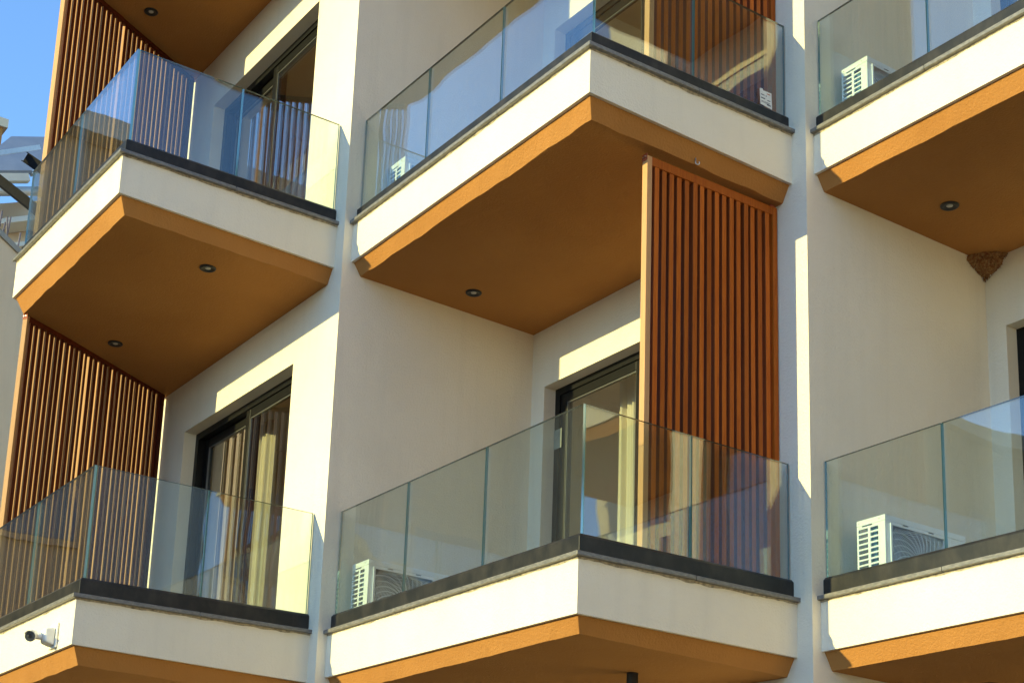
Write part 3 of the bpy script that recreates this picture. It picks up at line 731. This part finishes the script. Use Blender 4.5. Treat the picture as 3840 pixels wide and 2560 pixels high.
# ------------------------------------------------------------------ neighbouring buildings
nb = thing('neighbouring_building', (-5.9, -0.78, GROUND), 'plain beige neighbouring building with bare reinforcing rods on its parapet', 'building')
H2 = 2.0 - GROUND
dA = Vector((-0.7071, 0.7071, 0)); nA = Vector((0.7071, 0.7071, 0))
def nbp(s, d, z): v = dA * s - nA * d; return (v.x, v.y, z)
fp = ((-0.42, 0), (3.2, 0), (3.2, 1.5), (-0.42, 1.5))
m = MB(); m.hexa([nbp(s, d, -0.1) for s, d in fp][::-1] + [nbp(s, d, H2 - 0.05) for s, d in fp][::-1])
m.build('wall', M['beige'], nb)
fp = ((-0.45, -0.02), (3.25, -0.02), (3.25, 0.16), (-0.45, 0.16))
m = MB(); m.hexa([nbp(s, d, H2 - 0.049) for s, d in fp][::-1] + [nbp(s, d, H2 + .015) for s, d in fp][::-1])
m.build('parapet_cap', M['concrete'], nb)
for (s, lean, hh) in ((-0.10, .02, .26), (0.03, .015, .16), (0.09, .012, .28), (0.155, .03, .20), (0.25, .03, .31), (0.275, -.035, .28), (0.5, .02, .25), (0.7, .0, .2)):
    r = MB(); p0 = Vector(nbp(s, 0.07, H2 + .01)); p1 = p0 + Vector((-lean, lean, hh)); k = 14
    r.tube([p0.lerp(p1, i / k) for i in range(k + 1)], [0.0085 if i % 2 else 0.0105 for i in range(k + 1)], 7)
    r.build('rebar', M['rebar'], nb)
# higher roof storey of the neighbour, sunlit, with a ledge
roof = thing('roof_storey', (-9.6, 0.4, 2.0), 'sunlit beige roof storey behind the bare reinforcing rods', 'building')
def rel(o, p): return tuple(p[i] - o.location[i] for i in range(3))
m = MB(); q = [(-10.26, -0.82, 0), (-8.44, 1.80, 0), (-11.0, 3.4, 0), (-12.6, 0.9, 0)]
zt_ = [4.02, 4.38, 4.3, 4.0]
m.hexa([rel(roof, (x, y, GROUND)) for x, y, _ in q] + [rel(roof, (x, y, z)) for (x, y, _), z in zip(q, zt_)])
m.build('wall', M['beige'], roof)
m = MB(); m.bar(rel(roof, (-9.98, -0.66, 3.60)), rel(roof, (-8.56, 1.38, 4.02)), 0.26, 0.07); m.build('ledge', M['cream'], roof)
m = MB(); m.bar(rel(roof, (-9.98, -0.66, 3.28)), rel(roof, (-8.56, 1.38, 3.68)), 0.20, 0.06); m.build('ledge', M['cream'], roof)
# solar collectors
def plane_quad(P, th, name, mat, root):
    P = [Vector(p) for p in P]; n = (P[1] - P[0]).cross(P[3] - P[0]).normalized() * th
    m = MB(); m.hexa([rel(root, p) for p in P] + [rel(root, p + n) for p in P]); return m.build(name, mat, root)
tl, tr, bl_, br = Vector((-9.818, .261, 5.186)), Vector((-10.289, 1.167, 5.725)), Vector((-9.272, -.348, 4.25)), Vector((-9.289, .429, 4.524))
e1 = (br - bl_); br2 = bl_ + e1; tl2 = tl; tr2 = tl + e1.normalized() * e1.length * 1.25; 
sc_ = thing('solar_collector', tuple(bl_), 'grey glazed solar water collector on the neighbour roof against the sky', 'solar panel', 'solar collectors on the neighbour roof')
plane_quad((bl_, br2, tr2, tl2), 0.06, 'glazing', M['collector'], sc_)
m = MB(); m.bar(rel(sc_, tl2), rel(sc_, tr2), 0.05, 0.04); m.bar(rel(sc_, br2), rel(sc_, tr2), 0.05, 0.05); m.bar(rel(sc_, bl_), rel(sc_, tl2), 0.05, 0.05); m.build('frame', M['zinc'], sc_)
m = MB(); d = Vector((0.05, -0.05, -0.09)); m.bar(rel(sc_, bl_ + d - e1 * .3), rel(sc_, br2 + d), 0.10, 0.10); m.build('bottom_rail', M['cream'], sc_)
m = MB(); d2 = Vector((0.05, -0.05, -0.27)); m.tube([rel(sc_, bl_ + d2 - e1 * .3), rel(sc_, br2 + d2 + e1 * .9)], 0.06, 14); m.build('pipe', M['zinc'], sc_, smooth=True)
s2 = copy_tree(sc_); sh = -(e1 * 1.5); s2.location = tuple(Vector(sc_.location) + sh + Vector((-.15, .0, .02))); s2['label'] = 'solar water collector cut off by the photo edge, further left of its twin'
# steel frame
fm = thing('steel_frame', (-8.7, -0.3, 4.0), 'dark steel beams crossing in front of the solar collector', 'steel frame')
def ibeam(a, b, w, h, name):
    a, b = Vector(rel(fm, a)), Vector(rel(fm, b)); d = (b - a).normalized(); s = d.cross(Vector((0, 0, 1))).normalized(); u = s.cross(d)
    m = MB(); m.bar(a, b, 0.012, h, u); m.bar(a + u * h / 2, b + u * h / 2, w * .6, 0.012, u); m.bar(a - u * h / 2, b - u * h / 2, w * .6, 0.012, u); return m.build(name, M['beam'], fm)
ibeam((-8.685, -0.511, 4.19), (-7.482, 0.162, 3.087), 0.10, 0.11, 'diagonal_beam')
ibeam((-8.831, 0.205, 4.485), (-8.325, 0.462, 4.063), 0.10, 0.12, 'short_beam')
m = MB(); m.bar(rel(fm, (-8.55, -.42, 4.16)), rel(fm, (-8.993, .393, 4.76)), 0.06, 0.06); m.build('cross_rail', M['zinc'], fm)
ibeam((-8.0, -1.0, 2.95), (-7.55, -0.35, 2.62), 0.14, 0.12, 'low_beam')
# chimney tip
ch_ = thing('chimney', (-13.1, 0.72, 3.0), 'orange brick chimney top at the left edge under the sky', 'chimney')
m = MB(); m.box(-0.25, 0.25, -0.3, 0.22, 0, 4.02); m.build('shaft', M['ochre'], ch_)
m = MB(); m.box(-0.30, 0.30, -0.35, 0.28, 4.02, 4.16); m.build('cap', M['beige'], ch_)

ac_ = thing('street_bounce_building', (21.5, -7.5, GROUND), 'unseen cream apartment house across the street, added to bounce warm sunlight', 'building', None, math.radians(37))  # out of view; added and turned to throw warm light on the shaded walls
m = MB(); m.box(0, 9, -15, 13, 0, 13.0); m.build('wall', M['cream_far'], ac_)
m = MB(); m.box(-0.3, 9.3, -15.3, 13.3, 13.0, 13.3); m.build('roof_slab', M['beige'], ac_)
for k in range(4):
    for j in range(6):
        f = MB(); y = -13 + 4.4 * j; z = 1.4 + 3.0 * k
        f.box(-0.06, -0.001, y, y + 1.5, z, z + 1.5); w_ = f.build('window', M['beige'], ac_)
        f = MB(); f.box(-0.07, -0.061, y + .08, y + 1.42, z + .08, z + 1.42); f.build('pane', M['shutter'], w_)
# the taller brown block across the yard, mirrored in the glass of the balconies
ob = thing('opposite_building', (-16, -9, GROUND), 'brown apartment block mirrored in the left glass panels', 'building')
m = MB(); m.box(-4.5, 4.5, -12, 6.4, 0, 13.3); m.build('wall', M['brown'], ob)
m = MB(); m.box(-4.8, 4.8, -12.3, 6.7, 13.3, 13.6); m.build('roof_slab', M['concrete'], ob)
for k in range(4):
    for j in range(5):
        f = MB(); y = -10 + 3.4 * j; z = 1.2 + 3 * k
        f.box(4.501, 4.56, y, y + 1.5, z, z + 1.5); w_ = f.build('window', M['brown'], ob)
        f = MB(); f.box(4.561, 4.57, y + .08, y + 1.42, z + .08, z + 1.42); f.build('pane', M['shutter'], w_)
